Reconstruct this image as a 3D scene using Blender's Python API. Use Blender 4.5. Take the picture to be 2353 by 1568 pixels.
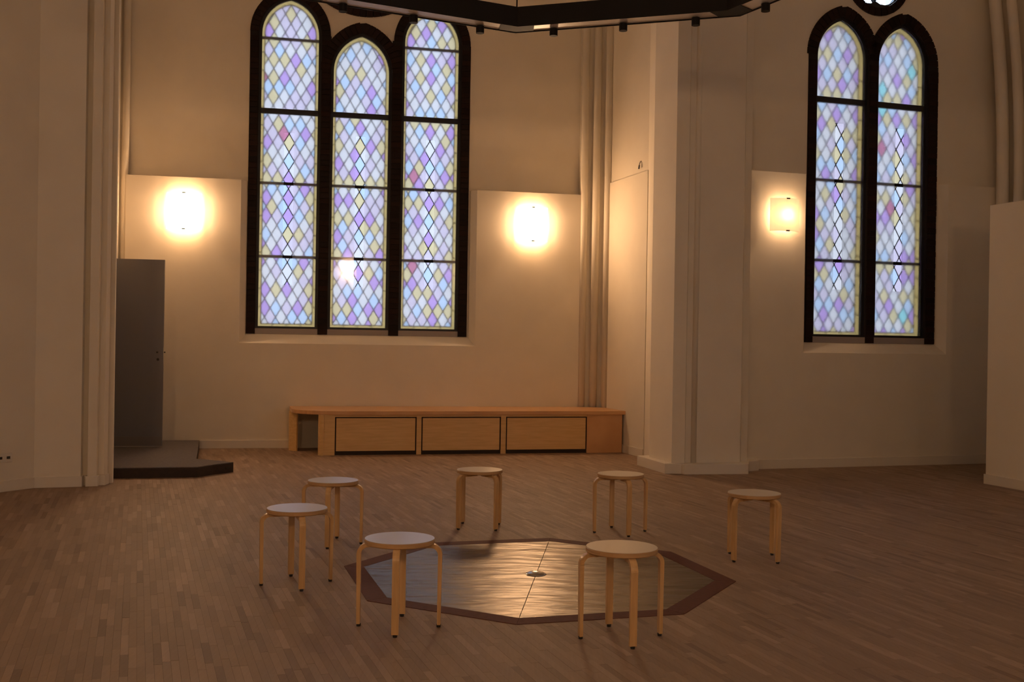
import bpy, bmesh, math, random
from mathutils import Vector, Matrix
from mathutils.geometry import tessellate_polygon

for o in list(bpy.data.objects):
    bpy.data.objects.remove(o)
SC = bpy.context.scene
COL = SC.collection
rnd = random.Random(7)
PI = math.pi

# ------------------------------------------------------------------ camera
EYE = 1.47
FPX = 2500.0
cam_d = bpy.data.cameras.new('camera')
cam_d.sensor_width = 36.0
cam_d.lens = FPX / 2353.0 * 36.0
cam_d.clip_start = 0.05
cam_d.clip_end = 200
cam = bpy.data.objects.new('camera', cam_d)
COL.objects.link(cam)
cam.matrix_world = (Matrix.Translation((0, 0, EYE)) @ Matrix.Rotation(PI / 2 - 0.002, 4, 'X')
                    @ Matrix.Rotation(0.016, 4, 'Z'))
SC.camera = cam

# ------------------------------------------------------------------ sky, exposure
world = bpy.data.worlds.new('sky')
SC.world = world
world.use_nodes = True
bg = world.node_tree.nodes['Background']
bg.inputs[0].default_value = (0.71, 0.82, 1.0, 1)
bg.inputs[1].default_value = 6.3
SC.view_settings.view_transform = 'Standard'
SC.view_settings.look = 'None'
SC.view_settings.exposure = 0.0
SC.view_settings.gamma = 1.0
SC.view_settings.use_curve_mapping = False
SC.cycles.max_bounces = 7
SC.cycles.diffuse_bounces = 4
SC.cycles.glossy_bounces = 2
SC.cycles.transmission_bounces = 6
SC.cycles.use_adaptive_sampling = True
SC.cycles.adaptive_threshold = 0.08
SC.cycles.adaptive_min_samples = 20
WARM = (1.0, 0.615, 0.335)          # light of the wall lamps
LAMP_W = 30.0                      # bright wall lamps


# ------------------------------------------------------------------ materials
def mat(name, color=(.8, .8, .8), rough=.5, metal=0., spec=.5, **kw):
    m = bpy.data.materials.new(name)
    m.use_nodes = True
    p = m.node_tree.nodes['Principled BSDF']
    p.inputs['Base Color'].default_value = (*color, 1)
    p.inputs['Roughness'].default_value = rough
    p.inputs['Metallic'].default_value = metal
    p.inputs['Specular IOR Level'].default_value = spec
    for k, v in kw.items():
        p.inputs[k.replace('_', ' ')].default_value = v
    return m


def nodes(m):
    nt = m.node_tree
    return nt, nt.nodes['Principled BSDF']


def add(nt, t, **kw):
    n = nt.nodes.new(t)
    for k, v in kw.items():
        setattr(n, k, v)
    return n


def noise_color(m, c1, c2, scale=(1, 1, 1), nscale=5., detail=4., bump=0., bdist=.01, coord='Object'):
    nt, p = nodes(m)
    tc = add(nt, 'ShaderNodeTexCoord')
    mp = add(nt, 'ShaderNodeMapping')
    mp.inputs['Scale'].default_value = scale
    nz = add(nt, 'ShaderNodeTexNoise')
    nz.inputs['Scale'].default_value = nscale
    nz.inputs['Detail'].default_value = detail
    rp = add(nt, 'ShaderNodeValToRGB')
    rp.color_ramp.elements[0].color = (*c1, 1)
    rp.color_ramp.elements[1].color = (*c2, 1)
    rp.color_ramp.elements[0].position = .3
    rp.color_ramp.elements[1].position = .7
    L = nt.links.new
    L(tc.outputs[coord], mp.inputs[0])
    L(mp.outputs[0], nz.inputs['Vector'])
    L(nz.outputs['Fac'], rp.inputs[0])
    L(rp.outputs[0], p.inputs['Base Color'])
    if bump:
        b = add(nt, 'ShaderNodeBump')
        b.inputs['Strength'].default_value = bump
        b.inputs['Distance'].default_value = bdist
        L(nz.outputs['Fac'], b.inputs['Height'])
        L(b.outputs[0], p.inputs['Normal'])
    return rp


M = {}
M['plaster'] = mat('white_plaster', rough=.85, spec=.2)
noise_color(M['plaster'], (.76, .685, .565), (.80, .725, .60), nscale=2.5, bump=.12, bdist=.012)
M['skirting'] = mat('painted_skirting', (.74, .67, .565), .45)
M['partition'] = mat('painted_partition', rough=.7, spec=.3)
noise_color(M['partition'], (.79, .72, .59), (.82, .75, .62), nscale=1.2)
M['birch'] = mat('birch_wood', rough=.38)
noise_color(M['birch'], (.56, .33, .13), (.70, .44, .20), scale=(9, 9, .8), nscale=5, bump=.03)
M['ply'] = mat('birch_ply_edge', rough=.42)
noise_color(M['ply'], (.44, .25, .10), (.60, .36, .16), scale=(2, 2, 60), nscale=4)
M['laminate'] = mat('pale_laminate', (.66, .57, .45), .28, spec=.6)
M['rubber'] = mat('dark_plastic_glide', (.02, .018, .018), .5)
M['bench'] = mat('beech_plywood', rough=.36)
noise_color(M['bench'], (.68, .42, .17), (.80, .52, .23), scale=(1.2, 9, 14), nscale=3, detail=6)
M['bench_top'] = mat('beech_top', rough=.33)
noise_color(M['bench_top'], (.62, .33, .145), (.72, .41, .19), scale=(1, 12, 1), nscale=3, detail=6)
M['gap_shade'] = mat('painted_gap_shade', (.035, .022, .015), .8)  # bench carcass: shade in the flap gaps put into its near-black colour
M['steel'] = mat('dark_blue_steel', (.012, .013, .022), .45)
M['lead'] = mat('lead_came', (.05, .05, .06), .5)
M['mortar'] = mat('dark_mortar', (.012, .007, .006), .9)
M['sillboard'] = mat('grey_sill_board', (.34, .29, .27), .5)
M['door'] = mat('grey_door_paint', (.165, .155, .165), .42)
M['kick'] = mat('grey_kick_plate', (.17, .145, .14), .38)
M['carpet'] = mat('grey_felt_carpet', rough=.95, spec=.1)
noise_color(M['carpet'], (.14, .125, .125), (.19, .17, .165), nscale=60)
M['stepface'] = mat('dark_brown_step_face', rough=.7)
noise_color(M['stepface'], (.020, .011, .009), (.036, .018, .013), nscale=20)
M['chrome'] = mat('brushed_steel', (.62, .58, .52), .25, 1.)
M['black'] = mat('black_lacquer', (.012, .010, .009), .6, spec=.2)
M['diffuser'] = mat('unlit_white_diffuser', (.88, .86, .82), .35)
M['border'] = mat('red_brown_border_wood', rough=.7, spec=.2)
noise_color(M['border'], (.100, .030, .019), (.135, .042, .025), scale=(12, 12, 12), nscale=3)
M['socket'] = mat('white_plastic', (.70, .65, .57), .4)
M['socket_hole'] = mat('dark_socket_hole', (.02, .015, .012), .6)

# bronze plate with wavy rolled relief
M['bronze'] = mat('bronze_sheet', (.13, .098, .065), .34, 1.)
nt, p = nodes(M['bronze'])
tc = add(nt, 'ShaderNodeTexCoord')
mp = add(nt, 'ShaderNodeMapping')
mp.inputs['Scale'].default_value = (1.1, 4.2, 1)
mp.inputs['Rotation'].default_value = (0, 0, .08)
nz = add(nt, 'ShaderNodeTexNoise')
nz.inputs['Scale'].default_value = 2.3
nz.inputs['Detail'].default_value = 2.
bp = add(nt, 'ShaderNodeBump')
bp.inputs['Strength'].default_value = .5
bp.inputs['Distance'].default_value = .03
nt.links.new(tc.outputs['Object'], mp.inputs[0])
nt.links.new(mp.outputs[0], nz.inputs['Vector'])
nt.links.new(nz.outputs['Fac'], bp.inputs['Height'])
nt.links.new(bp.outputs[0], p.inputs['Normal'])


# bricks: colour differs brick by brick
M['brick'] = mat('dark_glazed_brick', rough=.6, spec=.2)
nt, p = nodes(M['brick'])
oi = add(nt, 'ShaderNodeObjectInfo')
rp = add(nt, 'ShaderNodeValToRGB')
rp.color_ramp.elements[0].color = (.0085, .0035, .0026, 1)
rp.color_ramp.elements[1].color = (.020, .007, .0042, 1)
nt.links.new(oi.outputs['Random'], rp.inputs[0])
nt.links.new(rp.outputs[0], p.inputs['Base Color'])


def strip_material(name, source):
    m = mat(name, rough=.6, spec=.22)
    nt, p = nodes(m)
    L = nt.links.new
    if source == 'object':
        src = add(nt, 'ShaderNodeObjectInfo').outputs['Random']
    else:
        src = add(nt, 'ShaderNodeNewGeometry').outputs['Random Per Island']
    rp = add(nt, 'ShaderNodeValToRGB')
    e = rp.color_ramp.elements
    e[0].color = (.235, .155, .105, 1)
    e[1].color = (.42, .29, .20, 1)
    a = rp.color_ramp.elements.new(.12)
    a.color = (.30, .203, .136, 1)
    a = rp.color_ramp.elements.new(.85)
    a.color = (.355, .241, .162, 1)
    L(src, rp.inputs[0])
    tc = add(nt, 'ShaderNodeNewGeometry')
    mp = add(nt, 'ShaderNodeMapping')
    mp.inputs['Rotation'].default_value = (0, 0, -math.radians(19))
    mp.inputs['Scale'].default_value = (60, 4, 1)
    nz = add(nt, 'ShaderNodeTexNoise')
    nz.inputs['Scale'].default_value = 1.5
    nz.inputs['Detail'].default_value = 3
    mx = add(nt, 'ShaderNodeMix', data_type='RGBA', blend_type='MULTIPLY')
    mx.inputs['Factor'].default_value = .35
    L(tc.outputs['Position'], mp.inputs[0])
    L(mp.outputs[0], nz.inputs['Vector'])
    L(rp.outputs[0], mx.inputs['A'])
    L(nz.outputs['Color'], mx.inputs['B'])
    nz2 = add(nt, 'ShaderNodeMapRange')
    nz2.inputs['To Min'].default_value = .55
    nz2.inputs['To Max'].default_value = 1.25
    L(nz.outputs['Fac'], nz2.inputs['Value'])
    L(nz2.outputs[0], mx.inputs['B'])
    L(mx.outputs['Result'], p.inputs['Base Color'])
    return m


M['strip_obj'] = strip_material('oak_strip_single', 'object')
M['strip_all'] = strip_material('oak_strip_field', 'island')
M['subfloor'] = mat('dark_joint', (.17, .115, .075), .8)


def glass_quarry(name, color):
    """Pot-metal glass: scatters the daylight that passes through it."""
    m = bpy.data.materials.new(name)
    m.use_nodes = True
    nt = m.node_tree
    nt.nodes.clear()
    out = nt.nodes.new('ShaderNodeOutputMaterial')
    tr = nt.nodes.new('ShaderNodeBsdfTranslucent')
    tr.inputs[0].default_value = (*color, 1)
    gl = nt.nodes.new('ShaderNodeBsdfGlossy')
    gl.inputs['Roughness'].default_value = .15
    mx = nt.nodes.new('ShaderNodeMixShader')
    mx.inputs[0].default_value = .04
    nt.links.new(tr.outputs[0], mx.inputs[1])
    nt.links.new(gl.outputs[0], mx.inputs[2])
    nt.links.new(mx.outputs[0], out.inputs[0])
    return m


QUARRY = {
    'white': glass_quarry('white_glass', (0.46, 0.455, 0.46)),
    'pale': glass_quarry('lilac_white_glass', (0.44, 0.415, 0.455)),
    'blue': glass_quarry('pale_blue_glass', (0.395, 0.44, 0.495)),
    'yellow': glass_quarry('straw_yellow_glass', (0.45, 0.415, 0.32)),
    'purple': glass_quarry('violet_glass', (0.39, 0.32, 0.455)),
    'rose': glass_quarry('rose_glass', (0.4, 0.25, 0.31)),
    'turquoise': glass_quarry('turquoise_glass', (0.31, 0.45, 0.46)),
    'border': glass_quarry('amber_border_glass', (0.42, 0.36, 0.22)),
}

M['frosted'] = mat('frosted_glass', (1, 1, 1), .43, Transmission_Weight=1., IOR=1.45, Coat_Weight=1.,
                   Coat_Roughness=.06)
M['clear'] = mat('clear_glass', (1, 1, 1), .0, Transmission_Weight=1., IOR=1.12)
M['skyglass'] = mat('clear_blue_glass', (.75, .88, 1), .0, Transmission_Weight=1., IOR=1.1)


# ------------------------------------------------------------------ mesh helpers
def tag(o, label=None, cat=None, group=None, kind=None):
    if label:
        o['label'] = label
    if cat:
        o['category'] = cat
    if group:
        o['group'] = group
    if kind:
        o['kind'] = kind
    return o


def empty(name, loc=(0, 0, 0), rz=0., parent=None):
    o = bpy.data.objects.new(name, None)
    o.empty_display_size = .1
    o.location = loc
    o.rotation_euler = (0, 0, rz)
    o.parent = parent
    COL.objects.link(o)
    return o


def link(name, me, m=None, parent=None, loc=(0, 0, 0), rz=0.):
    o = bpy.data.objects.new(name, me)
    if m is not None and not me.materials:
        me.materials.append(M[m] if isinstance(m, str) else m)
    o.parent = parent
    o.location = loc
    o.rotation_euler = (0, 0, rz)
    COL.objects.link(o)
    return o


def meshdata(name, verts, faces, smooth=False):
    me = bpy.data.meshes.new(name)
    me.from_pydata([tuple(v) for v in verts], [], faces)
    me.update()
    bm = bmesh.new()
    bm.from_mesh(me)
    bmesh.ops.recalc_face_normals(bm, faces=bm.faces)
    bm.to_mesh(me)
    bm.free()
    if smooth:
        for f in me.polygons:
            f.use_smooth = True
    return me


class MB:
    """collects simple shapes into one mesh"""

    def __init__(s):
        s.v, s.f = [], []

    def raw(s, vs, fs):
        b = len(s.v)
        s.v += [tuple(v) for v in vs]
        s.f += [tuple(b + i for i in f) for f in fs]
        return s

    def box(s, x0, x1, y0, y1, z0, z1):
        return s.raw([(x0, y0, z0), (x1, y0, z0), (x1, y1, z0), (x0, y1, z0),
                      (x0, y0, z1), (x1, y0, z1), (x1, y1, z1), (x0, y1, z1)],
                     [(0, 3, 2, 1), (4, 5, 6, 7), (0, 1, 5, 4), (1, 2, 6, 5), (2, 3, 7, 6), (3, 0, 4, 7)])

    def prism(s, poly, a0, a1, axis='z'):
        """poly: 2-D outline, extruded along z (plan) or along y (elevation x,z)"""
        n = len(poly)
        if axis == 'z':
            vs = [(x, y, a0) for x, y in poly] + [(x, y, a1) for x, y in poly]
        else:
            vs = [(x, a0, y) for x, y in poly] + [(x, a1, y) for x, y in poly]
        fs = [tuple(range(n)), tuple(range(2 * n - 1, n - 1, -1))]
        fs += [(i, (i + 1) % n, n + (i + 1) % n, n + i) for i in range(n)]
        return s.raw(vs, fs)

    def cyl(s, c, r, z0, z1, n=20, r1=None):
        r1 = r if r1 is None else r1
        vs = [(c[0] + r * math.cos(2 * PI * i / n), c[1] + r * math.sin(2 * PI * i / n), z0) for i in range(n)]
        vs += [(c[0] + r1 * math.cos(2 * PI * i / n), c[1] + r1 * math.sin(2 * PI * i / n), z1) for i in range(n)]
        fs = [tuple(range(n - 1, -1, -1)), tuple(range(n, 2 * n))]
        fs += [(i, (i + 1) % n, n + (i + 1) % n, n + i) for i in range(n)]
        return s.raw(vs, fs)

    def holed(s, outer, holes, y0, y1):
        """plate with holes in the x,z plane, y0 (front) to y1 (back)"""
        loops = [outer] + holes
        tris = tessellate_polygon([[Vector((x, z, 0)) for x, z in lp] for lp in loops])
        flat = [q for lp in loops for q in lp]
        n = len(flat)
        vs = [(x, y0, z) for x, z in flat] + [(x, y1, z) for x, z in flat]
        fs = [tuple(t) for t in tris] + [tuple(n + i for i in reversed(t)) for t in tris]
        b = 0
        for lp in loops:
            k = len(lp)
            fs += [(b + i, b + (i + 1) % k, n + b + (i + 1) % k, n + b + i) for i in range(k)]
            b += k
        return s.raw(vs, fs)

    def build(s, name, m, parent=None, smooth=False, loc=(0, 0, 0), rz=0., bevel=0.):
        o = link(name, meshdata(name, s.v, s.f, smooth), m, parent, loc, rz)
        if bevel:
            b = o.modifiers.new('bevel', 'BEVEL')
            b.width = bevel
            b.segments = 2
            b.limit_method = 'ANGLE'
        return o


def tube(path, r, n=10):
    vs, fs = [], []
    for i, q in enumerate(path):
        q = Vector(q)
        t = (Vector(path[min(i + 1, len(path) - 1)]) - Vector(path[max(i - 1, 0)])).normalized()
        u = t.cross(Vector((0.3, 1, 0.1))).normalized()
        w = t.cross(u)
        for k in range(n):
            a = 2 * PI * k / n
            vs.append(q + u * math.cos(a) * r + w * math.sin(a) * r)
    for i in range(len(path) - 1):
        for k in range(n):
            fs.append((i * n + k, i * n + (k + 1) % n, (i + 1) * n + (k + 1) % n, (i + 1) * n + k))
    fs.append(tuple(range(n - 1, -1, -1)))
    fs.append(tuple((len(path) - 1) * n + k for k in range(n)))
    return vs, fs


def offset_line(pts, d):
    """offset an open plan polyline to its left by d"""
    out = []
    for i, q in enumerate(pts):
        q = Vector(q)
        ds = []
        if i > 0:
            ds.append((q - Vector(pts[i - 1])).normalized())
        if i < len(pts) - 1:
            ds.append((Vector(pts[i + 1]) - q).normalized())
        ns = [Vector((-t.y, t.x)) for t in ds]
        n = sum(ns, Vector((0, 0)))
        n.normalize()
        k = max(.35, n.dot(ns[0]))
        out.append(q + n * (d / k))
    return [tuple(v) for v in out]


def wall_strip(pts, z0, z1, thick):
    """solid band along a plan polyline; thickness to the left of its direction"""
    m = MB()
    off = offset_line(pts, thick)
    k = len(pts)
    poly = list(pts) + off[::-1]
    n = 2 * k
    vs = [(x, y, z0) for x, y in poly] + [(x, y, z1) for x, y in poly]
    fs = [(i, (i + 1) % n, n + (i + 1) % n, n + i) for i in range(n)]
    for i in range(k - 1):
        q = (i, i + 1, n - 2 - i, n - 1 - i)
        fs.append(q[::-1])
        fs.append(tuple(n + j for j in q))
    m.raw(vs, fs)
    return m


# ------------------------------------------------------------------ layout
ANG1 = math.radians(12)
A1 = Vector((-4.03, 13.94))       # point on the lining of the left bay's back wall
ANG2 = math.radians(18)
B2 = Vector((2.99, 12.69))        # point on the lining of the right bay's back wall
D1 = Vector((math.cos(ANG1), math.sin(ANG1)))
N1 = Vector((-math.sin(ANG1), math.cos(ANG1)))
D2 = Vector((math.cos(ANG2), math.sin(ANG2)))
N2 = Vector((-math.sin(ANG2), math.cos(ANG2)))
CEIL = 8.6
LEDGE = 3.47
LIN = .12                         # the lower wall stands this far in front of the upper wall


def f1(s, n=0.):
    return tuple(A1 + D1 * s + N1 * n)


def f2(s, n=0.):
    return tuple(B2 + D2 * s + N2 * n)


S = dict(kind='structure')
# ---- floor: dark bed, then strips laid on it
room = [(-7.6, -2.4), (8.4, -2.4), (8.4, 14.5), (6.5, 14.6), (2.2, 15.8), (-5.6, 15.8), (-7.6, 13.5)]
floor = MB().prism(room, -.25, -.012).build('floor', 'subfloor')
tag(floor, 'parquet floor of narrow grey brown oak strips', kind='structure')
ceiling = MB().prism(room, CEIL, CEIL + .2).build('ceiling', 'plaster')
tag(ceiling, 'white plaster ceiling above the ring light', kind='structure')

OC = Vector((.176, 6.812))        # centre of the octagon
OR = 1.231
OA = math.radians(174)


def octa(r, i):
    a = OA + i * PI / 4
    return Vector((OC.x + r * math.cos(a), OC.y + r * math.sin(a)))


SW, SL = .036, .34
PU = Vector((-math.sin(math.radians(19)), math.cos(math.radians(19))))   # along the strips
PV = Vector((PU.y, -PU.x))
strip_me = MB().box(-SW / 2 + .0003, SW / 2 - .0003, -SL / 2 + .0005, SL / 2 - .0005, -.012, 0)
strip_me = meshdata('plank', strip_me.v, strip_me.f)
strip_me.materials.append(M['strip_obj'])
near, rest = [], []


def to_px(v):
    u = FPX * v.x / v.y
    w = FPX * EYE / v.y
    return 1176.5 + u * .99987 - w * .016, 779 + u * .016 + w * .99987


apo = (OR - .06) * math.cos(PI / 8)
for i in range(-420, 420):
    sh = rnd.random() * SL
    for j in range(-50, 62):
        c = PV * (i * SW) + PU * (j * SL + sh)
        if not (-7.5 < c.x < 8.3 and -2.3 < c.y < 15.4):
            continue
        q = c - OC
        if q.length < OR and max(q.dot(Vector((math.cos(OA + (k + .5) * PI / 4), math.sin(OA + (k + .5) * PI / 4))))
                                 for k in range(8)) < apo - .21:
            continue
        if c.y > 3.5 and c.y < 15.4:
            x, y = to_px(c)
            if -25 < x < 2378 and y < 1585:
                near.append((c.y, i, c))
                continue
        rest.append(c)
near.sort(key=lambda t: t[0])
for y, i, c in near[:300]:
    link('plank', strip_me, None, floor, (c.x, c.y, rnd.uniform(-.0004, .0004)), math.radians(19))
rest += [c for y, i, c in near[300:]]
vs, fs = [], []
for c in rest:
    z = rnd.uniform(-.0004, .0004)
    hu, hv = PU * (SL / 2 - .0005), PV * (SW / 2 - .0003)
    b = len(vs)
    for q in (c - hu - hv, c - hu + hv, c + hu + hv, c + hu - hv):
        vs.append((q.x, q.y, -.012))
    for q in (c - hu - hv, c - hu + hv, c + hu + hv, c + hu - hv):
        vs.append((q.x, q.y, z))
    fs += [(b + 4, b + 5, b + 6, b + 7), (b, b + 1, b + 5, b + 4), (b + 1, b + 2, b + 6, b + 5),
           (b + 2, b + 3, b + 7, b + 6), (b + 3, b, b + 4, b + 7)]
me = bpy.data.meshes.new('planks')
me.from_pydata(vs, [], fs)
me.update()
tag(link('planks', me, 'strip_all', floor), kind='stuff')

# ---- left side: slanting wall, pier, side of the left bay
slant = [(-7.5, 4.6), (-7.5, 4.89), (-4.46, 10.19)]
tag(wall_strip(slant, 0, CEIL, .2).build('wall_left', 'plaster'),
    'white plaster wall at the far left with a power socket', **S)
pierL = [(-4.46, 10.19), (-4.075, 10.325), (-4.085, 10.40), (-4.035, 10.415), (-4.02, 10.35), (-3.945, 10.375),
         (-3.955, 10.45), (-3.905, 10.46), (-3.905, 10.56), (-4.02, 10.72), (-4.6, 11.9), (-5.25, 13.80)]
tag(wall_strip(pierL, 0, CEIL, .2).build('pillar_left', 'plaster'),
    'stepped white pillar beside the grey door', **S)

# ---- right pier between the two bays
nicheR = [f1(5.46, LIN + .02), (1.335, 14.86), (1.685, 13.72), (1.66, 12.95), (1.625, 12.72), (1.80, 12.13)]
tag(wall_strip(nicheR, 0, CEIL, .2).build('wall_center', 'plaster'),
    'lit white side wall of the bay right of the bench', **S)
pierR = [(1.80, 12.13), (1.945, 12.135), (1.955, 12.165), (2.02, 12.185), (2.075, 12.17), (2.60, 12.31),
         (2.63, 12.42), (2.71, 12.45), (2.73, 12.56), (2.76, 12.74)]
tag(wall_strip(pierR, 0, CEIL, .2).build('pillar_right', 'plaster'),
    'white pillar with a slim shaft between the two bays', **S)
o = MB().cyl((2.055, 12.195), .036, 0, CEIL, 20).build('trim_1', 'plaster', smooth=True)
tag(o, 'slim round shaft on the white pillar between the bays', **S)
# plinth at the foot of that pier
pl = [(1.50, 12.86), (1.715, 12.05), (1.90, 12.06), (1.925, 12.00), (2.665, 12.15), (2.72, 12.40), (2.86, 12.50), (2.86, 12.70)]
tag(wall_strip(pl, 0, .115, .22).build('baseboard_pillar', 'skirting', bevel=.004),
    'white plinth at the foot of the pillar between the bays', **S)
# lower lining of the lit side wall, its top is the thin ledge
tag(wall_strip([(1.305, 14.87), (1.675, 13.69)], .0, 3.62, .06).build('trim_2', 'plaster'),
    'thicker lower part of the lit side wall below the hook', **S)

# ---- right end: corner, side wall and ribs
e = Vector(f2(3.35, LIN))
sideR = [tuple(e), (6.32, 13.42), (8.3, 7.6), (8.3, 7.3)]
tag(wall_strip(sideR, 0, CEIL, .2).build('wall_right', 'plaster'), 'shaded white wall at the far right', **S)
tag(wall_strip([(6.30, 13.18), (6.9, 11.42)], 0, 4.42, .12).build('trim_3', 'plaster'),
    'thicker lower part of the shaded wall behind the partition', **S)
for k, (bx, by, r) in enumerate(((6.10, 13.60, .075), (6.24, 13.47, .06))):
    path = [(bx, by, z) for z in (0, 2, 3.6)]
    for i in range(1, 13):
        a = i / 12 * .36
        R = 14.5
        path.append((bx - D2.x * R * (1 - math.cos(a)), by - D2.y * R * (1 - math.cos(a)), 3.6 + R * math.sin(a)))
    v, f = tube(path, r, 12)
    o = MB().raw(v, f).build('trim_%d' % (4 + k), 'plaster', smooth=True)
    tag(o, ('outer', 'inner')[k] + ' arching rib in the dark corner right of the double window', **S)
tag(wall_strip([(8.4, -2.2), (-7.6, -2.2)], 0, CEIL, .2).build('wall_front', 'plaster'),
    'white plaster wall behind the viewer', **S)


# ------------------------------------------------------------------ windows
def lancet(c, h, z0, zs, rise, n=14):
    """outline of a two-centred pointed light, counter-clockwise from the lower left; convex"""
    R = (rise * rise + h * h) / (2 * h)
    pts = [(c - h, z0), (c + h, z0)]
    a1 = math.asin(min(1, rise / R))
    for i in range(n + 1):
        a = a1 * i / n
        pts.append((c + h - R + R * math.cos(a), zs + R * math.sin(a)))
    for i in range(n - 1, -1, -1):
        a = a1 * i / n
        pts.append((c - h + R - R * math.cos(a), zs + R * math.sin(a)))
    return pts


def circle(cx, cz, r, n=40):
    return [(cx + r * math.cos(2 * PI * i / n), cz + r * math.sin(2 * PI * i / n)) for i in range(n)]


def clip(poly, conv):
    """Sutherland-Hodgman: poly clipped by a counter-clockwise convex outline"""
    out = poly
    for i in range(len(conv)):
        a, b = conv[i], conv[(i + 1) % len(conv)]
        if not out:
            return []
        src, out = out, []

        def side(q):
            return (b[0] - a[0]) * (q[1] - a[1]) - (b[1] - a[1]) * (q[0] - a[0])
        for k in range(len(src)):
            p, q = src[k - 1], src[k]
            sp, sq = side(p), side(q)
            if (sp >= 0) != (sq >= 0):
                t = sp / (sp - sq)
                out.append((p[0] + (q[0] - p[0]) * t, p[1] + (q[1] - p[1]) * t))
            if sq >= 0:
                out.append(q)
    return out


def area(p):
    return abs(sum(p[i - 1][0] * p[i][1] - p[i][0] * p[i - 1][1] for i in range(len(p)))) / 2


QW, QH = .142, .243
brick_cache = {}


def lancet_window(name, frame, c, h, z0, zs, rise, bars, label, extra=None):
    """one light: leaded panel behind, frosted glazing with a clear slit in front"""
    w = empty(name, (*frame['p'], 0), frame['a'])
    tag(w, label, kind='structure')
    YG, YF = .235, .165
    full = lancet(c, h + .08, z0 - .03, zs, rise + .08)
    inner = lancet(c, h - .030, z0 + .030, zs, rise - .034)
    came = MB()
    panel_panes = []
    slot = {}
    nx, nz = int(h / QW) + 2, int((zs + rise - z0) / QH) + 2
    for half in (0, 1):
        for i in range(-nx, nx + 1):
            for j in range(-1, nz + 1):
                cx = c + (i + .5 * half) * QW
                cz = z0 + (j + .5 * half) * QH
                d = [(cx - QW / 2, cz), (cx, cz - QH / 2), (cx + QW / 2, cz), (cx, cz + QH / 2)]
                q = clip(d, inner)
                if len(q) < 3 or area(q) < .0004:
                    continue
                panel_panes.append((q, i, j, half))
    # leads: every diagonal edge once
    t = .0042
    for q0, i, j, half in panel_panes:
        cx = c + (i + .5 * half) * QW
        cz = z0 + (j + .5 * half) * QH
        for (ax, az), (bx, bz) in (((cx - QW / 2, cz), (cx, cz + QH / 2)), ((cx, cz + QH / 2), (cx + QW / 2, cz))):
            dx, dz = bx - ax, bz - az
            L = math.hypot(dx, dz)
            ox, oz = -dz / L * t, dx / L * t
            q = clip([(ax - ox, az - oz), (bx - ox, bz - oz), (bx + ox, bz + oz), (ax + ox, az + oz)], inner)
            if len(q) >= 3:
                came.prism(q, YG - .006, YG + .006, 'y')
    # lead round the border strip
    inn2 = lancet(c, h - .039, z0 + .039, zs, rise - .044)
    came.holed(inner, [inn2], YG - .006, YG + .006)
    # border pieces between full and inner outlines
    k = len(full)
    border = []
    def lerp(a, b, u):
        return (a[0] + (b[0] - a[0]) * u, a[1] + (b[1] - a[1]) * u)
    for i in range(k):
        a, b, a2, b2 = full[i], full[(i + 1) % k], inner[i], inner[(i + 1) % k]
        L = math.hypot(b[0] - a[0], b[1] - a[1])
        m = max(1, round(L / QH))
        for j in range(m):
            u0, u1 = j / m, (j + 1) / m
            if j:                                # short lead between two border pieces
                e = .0045 / L
                came.prism([lerp(a, b, u0 - e), lerp(a, b, u0 + e), lerp(a2, b2, u0 + e), lerp(a2, b2, u0 - e)],
                           YG - .006, YG + .006, 'y')
            border.append([lerp(a, b, u0), lerp(a, b, u1), lerp(a2, b2, u1), lerp(a2, b2, u0)])
    panel = came.build('leaded_panel', 'lead', w)
    for q, i, j, half in panel_panes:
        opts = ['white'] * 5 + ['pale'] * 4 + ['blue'] * 5 + ['yellow'] * 6 + ['purple'] * 4
        near_c = {slot.get((i + a, j + b, 1 - half)) for a in (-1, 0, 1) for b in (-1, 0, 1)
                  if abs((i + a + .5 * (1 - half)) - (i + .5 * half)) < .6 and abs((j + b + .5 * (1 - half)) - (j + .5 * half)) < .6}
        pick = rnd.choice(opts)
        for _ in range(6):
            if pick in near_c and pick in ('purple', 'blue', 'yellow'):
                pick = rnd.choice(opts)
        if rnd.random() < .008:
            pick = 'rose'
        if extra and rnd.random() < extra:
            pick = 'turquoise'
        slot[(i, j, half)] = pick
        MB().prism(q, YG - .002, YG + .002, 'y').build('pane', QUARRY[pick], panel)
    for q in border:
        MB().prism(q, YG - .002, YG + .002, 'y').build('pane', QUARRY['border'], panel)
    for z in bars:
        MB().box(c - h - .03, c + h + .03, YG - .035, YG - .012, z - .019, z + .019).build('saddle_bar', 'steel', w)
    # secondary glazing: two frosted leaves, a clear slit in the lower one
    tz = 4.41
    outl = lancet(c, h + .005, z0, zs, rise)
    up = clip(outl, [(-9, tz), (9, tz), (9, 20), (-9, 20)])
    lo = [(c - h - .005, z0), (c + h + .005, z0), (c + h + .005, tz), (c - h - .005, tz)]
    sx, s0, s1 = .063, 2.13, 4.14
    slit = [(c - sx, s0), (c + sx, s0), (c + sx, s1), (c - sx, s1)]
    MB().prism(up, YF, YF + .005, 'y').build('frosted_pane', 'frosted', w)
    MB().holed(lo, [slit], YF, YF + .005).build('frosted_pane', 'frosted', w)
    MB().prism(slit, YF, YF + .005, 'y').build('clear_strip', 'clear', w)
    MB().box(c - h - .03, c + h + .03, YF - .02, YF + .03, tz - .034, tz + .034).build('transom', 'steel', w)
    fo = lancet(c, h + .075, z0 - .03, zs, rise + .075)
    fi = lancet(c, h, z0, zs, rise)
    MB().holed(fo, [fi], YF - .02, YF + .03).build('window_frame', 'steel', w)
    MB().box(c - h - .0376, c + h + .0376, LIN - .008, LIN + .15, 1.483, z0 - .028).build('sill_board', 'sillboard', w, bevel=.003)
    return w


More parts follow.
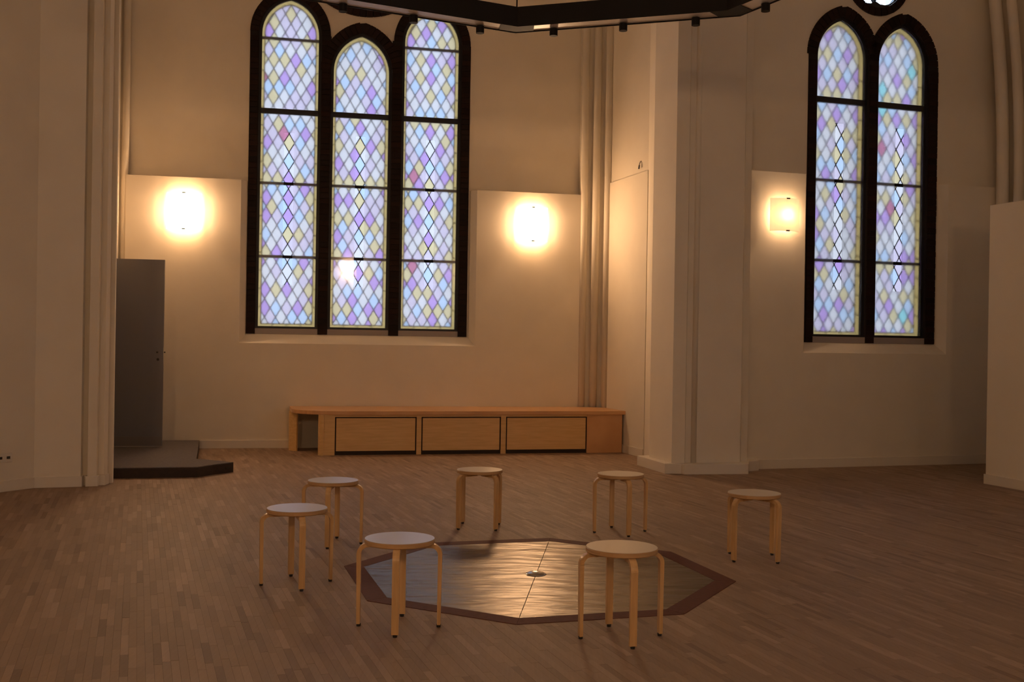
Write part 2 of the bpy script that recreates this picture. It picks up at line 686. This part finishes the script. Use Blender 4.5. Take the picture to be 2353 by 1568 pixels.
F1 = dict(p=tuple(A1), a=ANG1)
F2 = dict(p=tuple(B2), a=ANG2)
W1C = (1.113, 2.045, 2.985)
W1H = .366
W2C = (1.033, 1.898)
W2H = .333
Z0 = 1.585


def brick_trim(name, frame, label, jambs, arches, rings, back):
    """dark brick surround; every brick a child"""
    root = back.build(name, 'mortar', None, loc=(*frame['p'], 0), rz=frame['a'])
    tag(root, label, kind='structure')
    y0, y1 = LIN - .022, LIN + .07
    C = .072
    for (s0, s1, z0, z1) in jambs:
        key = round(s1 - s0, 3)
        if key not in brick_cache:
            b = MB().box(-key / 2 + .004, key / 2 - .004, y0, y1, .004, C - .004)
            me = meshdata('brick', b.v, b.f)
            me.materials.append(M['brick'])
            brick_cache[key] = me
        n = int((z1 - z0) / C)
        for i in range(n):
            link('brick', brick_cache[key], None, root,
                 ((s0 + s1) / 2, rnd.uniform(-.003, .003), z0 + i * C))
    for (c, h, zs, rise, t, dy) in arches:
        R = (rise * rise + h * h) / (2 * h)
        a1 = math.asin(min(1, rise / R))
        n = max(6, round((R + t / 2) * a1 / C))
        for sgn in (1, -1):
            for i in range(n):
                q = []
                e = .004 / R
                for rr, aa in ((R, i / n), (R + t, i / n), (R + t, (i + 1) / n), (R, (i + 1) / n)):
                    a = a1 * aa + (e if aa == i / n else -e)
                    q.append((c + sgn * (h - R + rr * math.cos(a)), zs + rr * math.sin(a)))
                # keep the last voussoir on its own side of the apex
                q = [((max(x, c + .002) if sgn > 0 else min(x, c - .002)), z) for x, z in q]
                if area(q) < .0008:
                    continue
                MB().prism(q, y0 - dy, y1, 'y').build('brick', 'brick', root)
    for (cx, cz, r, t) in rings:
        n = round(2 * PI * (r + t / 2) / .085)
        e = .004 / r
        for i in range(n):
            q = []
            for rr, aa in ((r, i), (r + t, i), (r + t, i + 1), (r, i + 1)):
                a = 2 * PI * aa / n + (e if aa == i else -e)
                q.append((cx + rr * math.cos(a), cz + rr * math.sin(a)))
            MB().prism(q, y0 - .01, y1, 'y').build('brick', 'brick', root)
    return root


def arch_band(m, c, h, zs, rise, t):
    i_, o_ = lancet(c, h, zs, zs, rise)[2:], []
    R = (rise * rise + h * h) / (2 * h)
    for x, z in i_:                              # outer line: same centres, radius + t
        cx = c + h - R if x >= c - 1e-6 else c - h + R
        d = math.hypot(x - cx, z - zs)
        o_.append((cx + (x - cx) * (d + t) / d, zs + (z - zs) * (d + t) / d))
    for k in range(len(i_) - 1):
        m.prism([i_[k], o_[k], o_[k + 1], i_[k + 1]], LIN - .012, LIN + .075, 'y')


def bay_wall(name, frame, s0, s1, holes, label):
    m = MB()
    outer = [(s0, 0), (s1, 0), (s1, CEIL), (s0, CEIL)]
    m.holed(outer, holes, LIN, LIN + .34)
    o = m.build(name, 'plaster', None, loc=(*frame['p'], 0), rz=frame['a'])
    tag(o, label, kind='structure')
    return o


# ---- left bay: three lights and a round window above
hole = .036 + .002
SPR, RIS = (5.43, 4.99, 5.43), (.45, .48, .45)
h1 = [lancet(W1C[i], W1H + hole + .03, 1.485, SPR[i], RIS[i] + hole + .03) for i in range(3)]
oc1 = (2.07, 6.68)
bay_wall('wall_back_left', F1, -1.25, 5.55, h1 + [circle(*oc1, .80)],
         'warm lit white wall of the left bay with the triple window')
for i in range(3):
    bars = [3.47, 2.505] + ([5.375] if i != 1 else [])
    lancet_window('window_%d' % (i + 1), F1, W1C[i], W1H, Z0, SPR[i], RIS[i], bars,
                  ('left light of the triple window, diamond leaded pastel glass',
                   'shorter middle light of the triple window, diamond leaded pastel glass',
                   'right light of the triple window, diamond leaded pastel glass')[i])
HW = W1H + hole
j = [(W1C[0] - HW - .113, W1C[0] - HW, 1.485, SPR[0]), (W1C[2] + HW, W1C[2] + HW + .12, 1.485, SPR[2]),
     (W1C[0] + HW, W1C[1] - HW, 1.485, SPR[0]), (W1C[1] + HW, W1C[2] - HW, 1.485, SPR[0])]
back = MB()
for s0, s1, z0, z1 in j:
    back.box(s0, s1, LIN - .012, LIN + .075, z0, z1)
for i in range(3):
    arch_band(back, W1C[i], HW, SPR[i], RIS[i] + hole, (.113, .133, .113)[i])
brick_trim('trim_6', F1, 'dark brick surround of the triple window', j,
           [(W1C[0], HW, SPR[0], RIS[0] + hole, .115, 0), (W1C[1], HW, SPR[1], RIS[1] + hole, .135, .006),
            (W1C[2], HW, SPR[2], RIS[2] + hole, .115, 0)], [], back)
brick_trim('trim_7', F1, 'dark brick ring half hidden above the triple window', [], [], [(*oc1, .80, .16)],
           MB().holed(circle(*oc1, .955), [circle(*oc1, .805)], LIN - .012, LIN + .075))
w = empty('window_4', (*A1, 0), ANG1)
tag(w, 'round window above the triple window, behind the ring light', kind='structure')
MB().prism(circle(*oc1, .80), .30, .306, 'y').build('glass', QUARRY['white'], w)
MB().holed(circle(*oc1, .80), [circle(*oc1, .755)], .15, .20).build('window_frame', 'steel', w)

# ---- right bay: two lights and a bright round window
SPR2, RIS2 = 4.93, .45
h2 = [lancet(c, W2H + hole + .03, 1.485, SPR2, RIS2 + hole + .03) for c in W2C]
oc2 = (1.50, 5.93)
bay_wall('wall_back_right', F2, -.35, 3.5, h2 + [circle(*oc2, .36)],
         'dim white wall of the right bay with the double window')
for i in range(2):
    lancet_window('window_%d' % (5 + i), F2, W2C[i], W2H, Z0, SPR2, RIS2, [3.45, 2.48],
                  ('left light of the double window, diamond leaded pastel glass',
                   'right light of the double window, diamond leaded pastel glass')[i], (.003, .03)[i])
HW2 = W2H + hole
j = [(W2C[0] - HW2 - .108, W2C[0] - HW2, 1.485, SPR2), (W2C[1] + HW2, W2C[1] + HW2 + .14, 1.485, SPR2),
     (W2C[0] + HW2, W2C[1] - HW2, 1.485, SPR2)]
back = MB()
for s0, s1, z0, z1 in j:
    back.box(s0, s1, LIN - .012, LIN + .075, z0, z1)
for c in W2C:
    arch_band(back, c, HW2, SPR2, RIS2 + hole, .125)
brick_trim('trim_8', F2, 'dark brick surround of the double window', j,
           [(c, HW2, SPR2, RIS2 + hole, .13, 0) for c in W2C], [], back)
brick_trim('trim_9', F2, 'dark brick ring around the bright round window', [], [], [(*oc2, .36, .095)],
           MB().holed(circle(*oc2, .45), [circle(*oc2, .362)], LIN - .012, LIN + .075))
w = empty('window_7', (*B2, 0), ANG2)
tag(w, 'small bright quatrefoil round window above the double window', kind='structure')
quat = []
for k in range(4):                      # four lobes, cusps on the axes
    ca = PI / 4 + k * PI / 2
    lx, lz = oc2[0] + .16 * math.cos(ca), oc2[1] + .16 * math.sin(ca)
    for i in range(13):
        a = ca - 2.05 + 4.1 * i / 12
        quat.append((lx + .19 * math.cos(a), lz + .19 * math.sin(a)))
MB().holed(circle(*oc2, .36), [quat], .14, .20).build('tracery', 'steel', w)
MB().prism(circle(*oc2, .35), .22, .226, 'y').build('glass', 'skyglass', w)


# ---- side walls out of view, windows added to them for more bluish daylight
M['side_glass'] = glass_quarry('added_side_window_glass', (.5, .5, .51))


def side_bay(wname, n0, frame, L, centres, where):
    hs = [lancet(c, .45, 1.5, 5.0, .55) for c in centres]
    bay_wall(wname, frame, 0, L, hs, 'white plaster side wall ' + where)
    for k, c in enumerate(centres):
        w = empty('window_%d' % (n0 + k), (*frame['p'], 0), frame['a'])
        tag(w, 'added unseen window %s for daylight, %s one' % (where, ('nearest', 'middle', 'farthest')[k]), kind='structure')
        MB().prism(lancet(c, .46, 1.49, 5.0, .56), .25, .256, 'y').build('pane', 'side_glass', w)
        MB().holed(lancet(c, .46, 1.49, 5.0, .56), [lancet(c, .41, 1.55, 5.0, .50)], .20, .24).build('window_frame', 'steel', w)


side_bay('wall_side_right', 8, dict(p=(8.18, 7.5), a=-PI / 2), 10., (7.4, 4.9, 2.4), 'right of the viewer')
side_bay('wall_side_left', 11, dict(p=(-7.38, -2.4), a=PI / 2), 7.3, (2.6, 4.9), 'left of the viewer')

# ---- linings: the thicker lower wall, cut out round the windows with a splay
def lining(name, frame, s0, s1, w0, w1, label):
    m = MB()
    sp = .085
    zt = 1.362
    m.box(s0, w0 - sp, 0, LIN, 0, LEDGE)
    m.box(w1 + sp, s1, 0, LIN, 0, LEDGE)
    m.box(w0 - sp, w1 + sp, 0, LIN, 0, zt)
    # splayed sides and sloping sill
    m.prism([(w0 - sp, 0), (w0, LIN), (w0 - sp, LIN)], zt, LEDGE)
    m.prism([(w1 + sp, 0), (w1 + sp, LIN), (w1, LIN)], zt, LEDGE)
    m.raw([(w0 - sp, 0, zt), (w1 + sp, 0, zt), (w1, LIN, 1.485), (w0, LIN, 1.485), (w0 - sp, LIN, zt), (w1 + sp, LIN, zt)],
          [(0, 1, 2, 3), (0, 3, 4), (1, 5, 2), (3, 2, 5, 4)])
    o = m.build(name, 'plaster', None, loc=(*frame['p'], 0), rz=frame['a'])
    tag(o, label, kind='structure')


lining('trim_10', F1, -.90, 5.06, .60, 3.525, 'thicker lower wall with a ledge and sill around the triple window')
lining('trim_11', F2, -.27, 3.40, .555, 2.42, 'thicker lower wall with a ledge and sill around the double window')

# ---- corner shafts
q = [(.962, 15.025), (1.128, 15.015), (1.288, 14.955)]
for k, c in enumerate(q):
    o = MB().cyl(c, .052, 0, CEIL, 24).build('trim_%d' % (12 + k), 'plaster', smooth=True)
    tag(o, ('left', 'middle', 'right')[k] + ' of three round corner shafts behind the bench end', **S)
for k, c in enumerate([(-5.025, 13.70), (-4.94, 13.80)]):
    o = MB().cyl(c, .045, 0, CEIL, 24).build('trim_%d' % (15 + k), 'plaster', smooth=True)
    tag(o, ('left', 'right')[k] + ' of two round corner shafts above the grey door', **S)


tag(MB().prism([f1(5.05, 0.04), (1.05, 15.045), (1.21, 15.025), (1.36, 14.915), (1.45, 15.3), (.9, 15.3)], 0, CEIL).build('trim_17', 'plaster'),
    'white corner moulding behind the three round shafts', **S)

# ---- skirting boards
def base(name, pts, label, z1=.105, t=-.016):
    tag(wall_strip(pts, 0, z1, t).build(name, 'skirting', bevel=.003), label, **S)


base('baseboard_left', [(-7.5, 4.89), (-4.46, 10.19)], 'white skirting along the slanting left wall', .10)
base('baseboard_pillar_left', pierL[:9], 'white skirting around the pillar beside the door', .10)
base('baseboard_back_left', [f1(-.02), f1(1.25)], 'white skirting below the left wall lamp')
base('baseboard_center', [(1.44, 14.43), (1.675, 13.69)], 'white skirting on the side wall by the bench end')
base('baseboard_back_right', [f2(-.2), f2(3.4)], 'white skirting below the double window', .11)

# ------------------------------------------------------------------ partition
t = empty('partition', (5.09, 11.64, 0), math.radians(18))
tag(t, 'tall white painted partition block at the right edge', 'partition')
MB().box(0, 1.5, -4.2, 0, .0, 2.98).build('panel', 'partition', t, bevel=.004)
MB().box(-.016, 0, -4.2, .012, 0, .105).build('skirting', 'skirting', t, bevel=.003)

# ------------------------------------------------------------------ grey door on its platform
ang = math.atan2(.105, .70)
t = empty('door_1', (-4.85, 12.875, .112), ang)
tag(t, 'grey open door leaf standing on the low platform', kind='structure')
MB().box(0, .70, 0, .04, .012, 2.235).build('leaf', 'door', t, bevel=.002)
MB().box(.01, .695, -.004, 0, .012, .125).build('kick_plate', 'kick', t)
o = MB()
o.cyl((0, 0), .024, 0, .007, 16)
hd = o.build('handle_rosette', 'kick', t, loc=(.635, -.001, 1.13))
hd.rotation_euler = (PI / 2, 0, 0)
o = MB().cyl((0, 0), .010, 0, .03, 12).build('handle', 'rubber', t, loc=(.635, -.006, 1.13))
o.rotation_euler = (PI / 2, 0, 0)
o = MB().cyl((0, 0), .016, 0, .006, 14).build('keyhole', 'rubber', t, loc=(.64, -.001, 1.045))
o.rotation_euler = (PI / 2, 0, 0)
v, f = tube([(.66, .04, 1.13), (.66, .085, 1.13), (.71, .09, 1.13)], .008, 8)
MB().raw(v, f).build('handle', 'rubber', t)
MB().box(.699, .703, .008, .032, 1.02, 1.20).build('lock_plate', 'chrome', t)

t = empty('platform', (-3.6, 12.0, 0))
tag(t, 'low grey carpeted platform with dark edge in front of the door', 'platform')
pp = [(-4.085, 10.915), (-3.20, 11.135), (-3.10, 11.36), (-2.95, 11.60), (-3.42, 11.86), (-3.98, 13.92), (-5.0, 13.70), (-4.56, 11.98)]
pp = [(x + 3.6, y - 12.0) for x, y in pp]
MB().prism(pp, 0, .10).build('step_body', 'stepface', t)
MB().prism(pp, .10, .108).build('carpet', 'carpet', t)
a, b = Vector(pp[2]), Vector(pp[3])
d = (b - a).normalized()
nrm = Vector((d.y, -d.x))
cc = a + d * ((b - a).length - .085)
o = MB().box(-.028, .028, -.003, .003, -.011, .011).build('grip_hole', 'socket_hole', t,
                                                        loc=(cc.x + nrm.x * .001, cc.y + nrm.y * .001, .052), rz=math.atan2(d.y, d.x))

# ------------------------------------------------------------------ bench
BA = math.radians(13.8)
t = empty('bench', (-2.15, 13.39, 0), BA)
tag(t, 'long low beech bench cupboard with rounded left end under the window', 'bench')


def bl(x, y):            # world plan point -> bench plan
    dx, dy = x + 2.15, y - 13.39
    return (dx * math.cos(BA) + dy * math.sin(BA), -dx * math.sin(BA) + dy * math.cos(BA))


BL = 3.72                # front length from the first frame to the right end
# top slab: rounded left end, stepped round the corner shafts at the right
wl, wr = bl(*f1(1.17, -.004)), bl(*f1(4.98, -.004))
top = [(BL + .035, -.04)]
cx, cy, r = wl[0] + .62, .46, .50
n = 10
top += [(cx + .35, -.04)]
for i in range(n + 1):
    a = PI / 2 * i / n
    top.append((cx - .62 * math.sin(a) , cy - (cy + .04) * math.cos(a)))
top += [(wl[0], wl[1] - .005), (wr[0], wr[1] - .005), bl(1.06, 14.965), bl(1.29, 14.90)]
top = top[::-1]
MB().prism(top, .50, .548).build('bench_top', 'bench_top', t, bevel=.004)
# front frame: rail, posts, plinthless dark gap below the flaps
zt = .50
flaps = [(.0, .99), (1.075, 2.075), (2.165, 3.225)]
FT = .022
m = MB()
m.box(-.145, 3.30, 0, FT, zt - .012, zt)
MB().box(-.02, BL, .0, FT, zt - .028, zt).build('top_rail', 'bench', t)
for x0, x1 in ((-.145, -.012), (1.002, 1.063), (2.087, 2.153)):
    MB().box(x0, x1, -.002, FT, 0, zt).build('post', 'bench', t, bevel=.0015)
MB().box(3.237, BL, -.002, FT, 0, zt).build('end_panel', 'bench_top', t, bevel=.0015)
for x0, x1 in flaps:
    MB().box(x0 + .004, x1 - .004, .004, .019, .05, zt - .042).build('flap_door', 'bench', t, bevel=.002)
MB().box(-.02, BL - .02, FT + .004, .60, .0, zt - .02).build('carcass', 'gap_shade', t)
# the open rounded left end: back-curving panel, opening, slim end panel
P2, P1, P0 = (-.145, 0), bl(-2.715, 13.80), bl(-2.83, 13.885)
m = MB()
prev = None
c0 = (-.145, 0)
curve = [(-.145, 0), (-.162, .003), (-.177, .010), (-.188, .022), (-.194, .04)]
m = wall_strip(curve, 0, zt, .02)
m.build('curved_panel', 'bench', t)
side = wall_strip([(-.194, .04), (-.16, .62)], 0, zt, -.018)
side.build('divider', 'bench', t)
m = wall_strip([P0, P1], 0, zt, .02)
m.build('end_panel', 'bench', t)
wall_strip([P0, (P0[0] + .03, wl[1] - .02)], 0, zt, -.018).build('divider', 'bench', t)


# ------------------------------------------------------------------ stools
def leg_mesh():
    """bent flat leg: under the seat, round the bend and down"""
    path = [(.035, .414)]
    R = .048
    ro = .206
    for i in range(9):
        a = PI / 2 * i / 8
        path.append((ro - R + R * math.sin(a), .414 - R + R * math.cos(a)))
    path.append((ro - .002, .014))
    hw, ht = .0175, .0105
    vs, fs = [], []
    for i, (r, z) in enumerate(path):
        a = Vector(path[max(0, i - 1)])
        b = Vector(path[min(len(path) - 1, i + 1)])
        d = (b - a).normalized()
        n = Vector((-d.y, d.x))
        tp = ht * (.82 if i == len(path) - 1 else 1)
        for sx, sn in ((-1, -1), (1, -1), (1, 1), (-1, 1)):
            vs.append((r + n.x * sn * tp, sx * hw, z + n.y * sn * tp))
    for i in range(len(path) - 1):
        for k in range(4):
            fs.append((4 * i + k, 4 * i + (k + 1) % 4, 4 * i + 4 + (k + 1) % 4, 4 * i + 4 + k))
    fs += [(3, 2, 1, 0), tuple(4 * (len(path) - 1) + k for k in range(4))]
    return vs, fs


def disc(r, z0, z1, bev, n=48):
    prof = [(r - bev, z0), (r, z0 + bev), (r, z1 - bev), (r - bev, z1)]
    vs, fs = [], []
    for rr, z in prof:
        vs += [(rr * math.cos(2 * PI * i / n), rr * math.sin(2 * PI * i / n), z) for i in range(n)]
    for k in range(3):
        fs += [(k * n + i, k * n + (i + 1) % n, (k + 1) * n + (i + 1) % n, (k + 1) * n + i) for i in range(n)]
    fs += [tuple(range(n - 1, -1, -1)), tuple(range(3 * n, 4 * n))]
    return MB().raw(vs, fs)


GRP = 'seven round wooden stools around the floor octagon'


def make_stool():
    t = empty('stool')
    disc(.178, .4245, .4485, .004).build('seat', 'ply', t)
    disc(.1765, .4485, .4505, .0008).build('seat_top', 'laminate', t)
    v, f = leg_mesh()
    me = meshdata('leg', v, f)
    me.materials.append(M['birch'])
    g = MB().cyl((.203, 0), .0105, 0, .0145, 12, .012)
    gme = meshdata('glide', g.v, g.f)
    gme.materials.append(M['rubber'])
    for k in range(4):
        lg = link('leg', me, None, t, rz=k * PI / 2)
        lg.location.z = -.0005 * (k % 2)
        link('glide', gme, None, lg)
    return t


def copy_tree(o, parent=None):
    c = o.copy()
    COL.objects.link(c)
    c.parent = parent
    for ch in list(o.children):
        copy_tree(ch, c)
    return c


stool0 = make_stool()
stools = [
    (-.553, 5.52, 1, 'birch stool nearest the viewer on the left, over the octagon edge'),
    (.56, 5.385, 11, 'birch stool nearest the viewer on the right, in front of the octagon'),
    (-1.256, 6.44, 20, 'leftmost birch stool, standing left of the octagon'),
    (-1.25, 7.70, 0, 'birch stool partly behind the leftmost stool'),
    (-.235, 8.46, 41, 'farthest birch stool, in front of the bench flaps'),
    (.85, 8.34, 13, 'birch stool behind the octagon near the white pillar'),
    (1.665, 7.40, 39, 'rightmost birch stool, standing alone right of the octagon'),
]
for i, (x, y, a, lab) in enumerate(stools):
    o = stool0 if i == 0 else copy_tree(stool0)
    o.location = (x, y, 0)
    o.rotation_euler = (0, 0, math.radians(a))
    tag(o, lab, 'stool', GRP)

# ------------------------------------------------------------------ octagonal floor inlay
t = empty('floor_inlay', (OC.x, OC.y, 0))
tag(t, 'octagonal bronze floor plate with red brown wooden border', 'floor inlay')


def ol(r, i):
    return tuple(octa(r, i) - OC)


RI = OR - .128
for i in range(8):
    mid = (octa(1, i) + octa(1, i + 1)) / 2 - OC
    e = (octa(1, i + 1) - octa(1, i)).normalized() * .0008
    q = [Vector(ol(OR, i)) + e, Vector(ol(OR, i + 1)) - e, Vector(ol(RI, i + 1)) - e, Vector(ol(RI, i)) + e]
    MB().prism([tuple(v) for v in q], -.012, .003).build('border_board', 'border', t)
# two bronze sheets meeting on the line between the far and the near corner
rim = [Vector(ol(RI - .002, i)) for i in range(8)]
nm = (rim[6] - rim[2]).normalized()
off = Vector((-nm.y, nm.x)) * .0022
for k, idx in enumerate(([2, 3, 4, 5, 6], [6, 7, 0, 1, 2])):
    sg = -1 if k == 0 else 1
    q = [rim[i] + (off * sg if i in (2, 6) else Vector((0, 0))) for i in idx]
    MB().prism([tuple(v) for v in q], -.012, .002).build('bronze_plate', 'bronze', t)
vs, fs = [], []
n = 28
prof = [(.066, .002), (.064, .006), (.05, .013), (.032, .019), (.014, .022)]
for r, z in prof:
    vs += [(r * math.cos(2 * PI * i / n), r * math.sin(2 * PI * i / n), z) for i in range(n)]
for k in range(len(prof) - 1):
    fs += [(k * n + i, k * n + (i + 1) % n, (k + 1) * n + (i + 1) % n, (k + 1) * n + i) for i in range(n)]
fs += [tuple(range(n - 1, -1, -1)), tuple((len(prof) - 1) * n + i for i in range(n))]
MB().raw(vs, fs).build('boss', 'chrome', t, smooth=True, loc=(-.004, -.02, 0))

# ------------------------------------------------------------------ octagonal ring light
RZ = 4.07
t = empty('ring_light', (OC.x, OC.y, RZ))
tag(t, 'large black octagonal ring light hanging above the stools', 'ring light')
RO = 2.46
RA = math.radians(94.4)
BW, BH = .19, .165


def rg(r, i):
    a = RA + i * PI / 4
    return Vector((r * math.cos(a), r * math.sin(a)))


for i in range(8):
    a, b = rg(RO, i), rg(RO, i + 1)
    ri = RO - BW / math.cos(PI / 8)
    c, d = rg(ri, i + 1), rg(ri, i)
    u = (b - a).normalized()
    nn = ((c + d) / 2 - (a + b) / 2).normalized()
    L = (b - a).length
    # channel: inner web, outer web, top
    for nm_, r0, r1, z0, z1 in (('inner_face', RO - BW, RO - BW + .008, 0, BH), ('outer_face', RO - .008, RO, 0, BH),
                                ('cover', RO - BW + .008, RO - .008, BH - .008, BH)):
        k = 1 / math.cos(PI / 8)
        ra, rb = RO - (RO - r0) * k, RO - (RO - r1) * k
        q = [rg(ra, i), rg(ra, i + 1), rg(rb, i + 1), rg(rb, i)]
        MB().prism([tuple(v) for v in q], z0, z1).build(nm_, 'black', t)
    # bottom: black ends and a pale diffuser
    for s0, s1, m_, z in ((0, .085, 'black', .004), (.085, .915, 'diffuser', .010), (.915, 1, 'black', .004)):
        def pt(s, w):
            e0, e1 = rg(RO - w / math.cos(PI / 8), i), rg(RO - w / math.cos(PI / 8), i + 1)
            return tuple(e0.lerp(e1, s))
        q = [pt(s0, .009), pt(s1, .009), pt(s1, BW - .009), pt(s0, BW - .009)]
        MB().prism(q, z, z + .006).build('end_plate' if m_ == 'black' else 'diffuser', m_, t)
    for s in (.18, .5, .82):
        e0, e1 = rg(RO - .035, i), rg(RO - .035, i + 1)
        q = e0.lerp(e1, s)
        MB().cyl((0, 0), .034, -.055, .004, 16).build('spotlight', 'black', t, loc=(q.x, q.y, 0))
    q = rg(RO - BW * .6, i)
    MB().cyl((0, 0), .006, BH - .02, CEIL - RZ, 8).build('suspension_rod', 'black', t, loc=(q.x, q.y, 0))


# ------------------------------------------------------------------ wall lamps
def shade_material(name, emit):
    m = bpy.data.materials.new(name)
    m.use_nodes = True
    nt = m.node_tree
    nt.nodes.clear()
    out = nt.nodes.new('ShaderNodeOutputMaterial')
    tr = nt.nodes.new('ShaderNodeBsdfTranslucent')
    tr.inputs[0].default_value = (.50, .44, .34, 1)
    df = nt.nodes.new('ShaderNodeBsdfDiffuse')
    df.inputs[0].default_value = (.5, .48, .44, 1)
    mx = nt.nodes.new('ShaderNodeMixShader')
    mx.inputs[0].default_value = .35
    em = nt.nodes.new('ShaderNodeEmission')
    em.inputs[0].default_value = (*WARM, 1)
    em.inputs[1].default_value = emit
    ad = nt.nodes.new('ShaderNodeAddShader')
    L = nt.links.new
    L(tr.outputs[0], mx.inputs[1])
    L(df.outputs[0], mx.inputs[2])
    L(mx.outputs[0], ad.inputs[0])
    L(em.outputs[0], ad.inputs[1])
    L(ad.outputs[0], out.inputs[0])
    return m


def wall_lamp(p, ang, z0, z1, width, watts, emit, label):
    """curved glass shade held by a clip above and below; faces local -y"""
    t = empty('wall_lamp', (p[0], p[1], z0), ang)
    tag(t, label, 'wall lamp', 'curved glass wall lamps')
    h = z1 - z0
    sag = .075
    gap = .035
    R = (width * width / 4 + sag * sag) / (2 * sag)
    a1 = math.asin(width / 2 / R)
    pts = []
    for i in range(17):
        a = -a1 + 2 * a1 * i / 16
        pts.append((R * math.sin(a), -gap - sag + R * (1 - math.cos(a))))
    m = wall_strip(pts, 0, h, -.005)
    sh = m.build('shade', shade_material('lit_shade_glass', emit), t)
    sh.data.materials.append(shade_material('shade_glass_inside', 0))
    for f in sh.data.polygons:               # only the face towards the room glows
        c = f.center
        if not (f.normal.y < -.1 and abs(f.normal.z) < .1):
            f.material_index = 1
    MB().box(-.055, .055, -.022, 0, h / 2 - .075, h / 2 + .075).build('wall_plate', 'socket', t, bevel=.004)
    yb = -gap - sag
    for zc, s in ((0, -1), (h, 1)):
        m = MB()
        z_in, z_out = zc - s * .010, zc + s * .004
        m.box(-.022, .022, yb - .009, yb - .004, min(z_in, z_out), max(z_in, z_out))
        m.box(-.022, .022, yb - .009, yb + .008, min(zc, z_out), max(zc, z_out))
        m.build('clip', 'rubber', t)
        v, f = tube([(0, yb, zc + s * .002), (0, -.012, zc - s * h * .32)], .0025, 6)
        MB().raw(v, f).build('clip_wire', 'chrome', t)
    ld = bpy.data.lights.new('bulb', 'POINT')
    ld.energy = watts
    ld.color = WARM
    ld.shadow_soft_size = .03
    lo = bpy.data.objects.new('bulb', ld)
    lo.parent = t
    lo.location = (0, -.068, h / 2)
    COL.objects.link(lo)
    return t


LAMP_L = 62.
wall_lamp(f1(-.185), ANG1, 2.80, 3.26, .42, LAMP_W, LAMP_L, 'glaring wall lamp above the grey door')
wall_lamp(f1(4.365), ANG1, 2.80, 3.26, .42, LAMP_W, LAMP_L, 'glaring wall lamp between triple window and corner shafts')
wall_lamp(f2(.165), ANG2, 2.775, 3.155, .385, LAMP_W * .5, .7,
          'dimmer wall lamp beside the double window, its curved shade visible')
# behind the viewer: one mirrored in the middle light, three added for even light
wall_lamp((2.42, -2.2), PI, 3.16, 3.62, .42, LAMP_W, LAMP_L * 1.15, 'wall lamp behind the viewer, mirrored in the middle window light')
wall_lamp((-1.9, -2.2), PI, 3.16, 3.62, .42, LAMP_W, LAMP_L * 1.15, 'added fill lamp behind the viewer, left of centre')
wall_lamp((-5.6, -2.2), PI, 3.16, 3.62, .42, LAMP_W, LAMP_L * .85, 'added fill lamp behind the viewer, far left corner')
wall_lamp((6.0, -2.2), PI, 3.16, 3.62, .42, LAMP_W, LAMP_L * .4, 'added fill lamp behind the viewer, far right corner')

# ------------------------------------------------------------------ small fittings
t = empty('wall_hook', (1.602, 13.955, 3.70), 0)
tag(t, 'small bent metal hook on the lit side wall above the bench', 'hook')
v, f = tube([(.075, .01, .075), (.03, 0, .082), (.008, -.012, .07), (-.004, -.016, .04), (-.012, -.018, -.02)], .006, 8)
MB().raw(v, f).build('hook_arm', 'sillboard', t)
v, f = tube([(-.007, -.017, .02), (-.013, -.018, -.028)], .0095, 8)
MB().raw(v, f).build('hook_tip', 'lead', t)

dL = Vector((3.04, 5.30)).normalized()
t = empty('power_socket', (-4.613, 9.914, .31), math.atan2(dL.y, dL.x))
tag(t, 'small white power socket low on the far left wall', 'power socket')
MB().box(-.08, .08, -.008, 0, -.04, .04).build('cover_plate', 'socket', t, bevel=.002)
for x in (-.04, .04):
    MB().box(x - .018, x + .018, -.0085, -.004, -.012, .012).build('outlet', 'socket_hole', t)
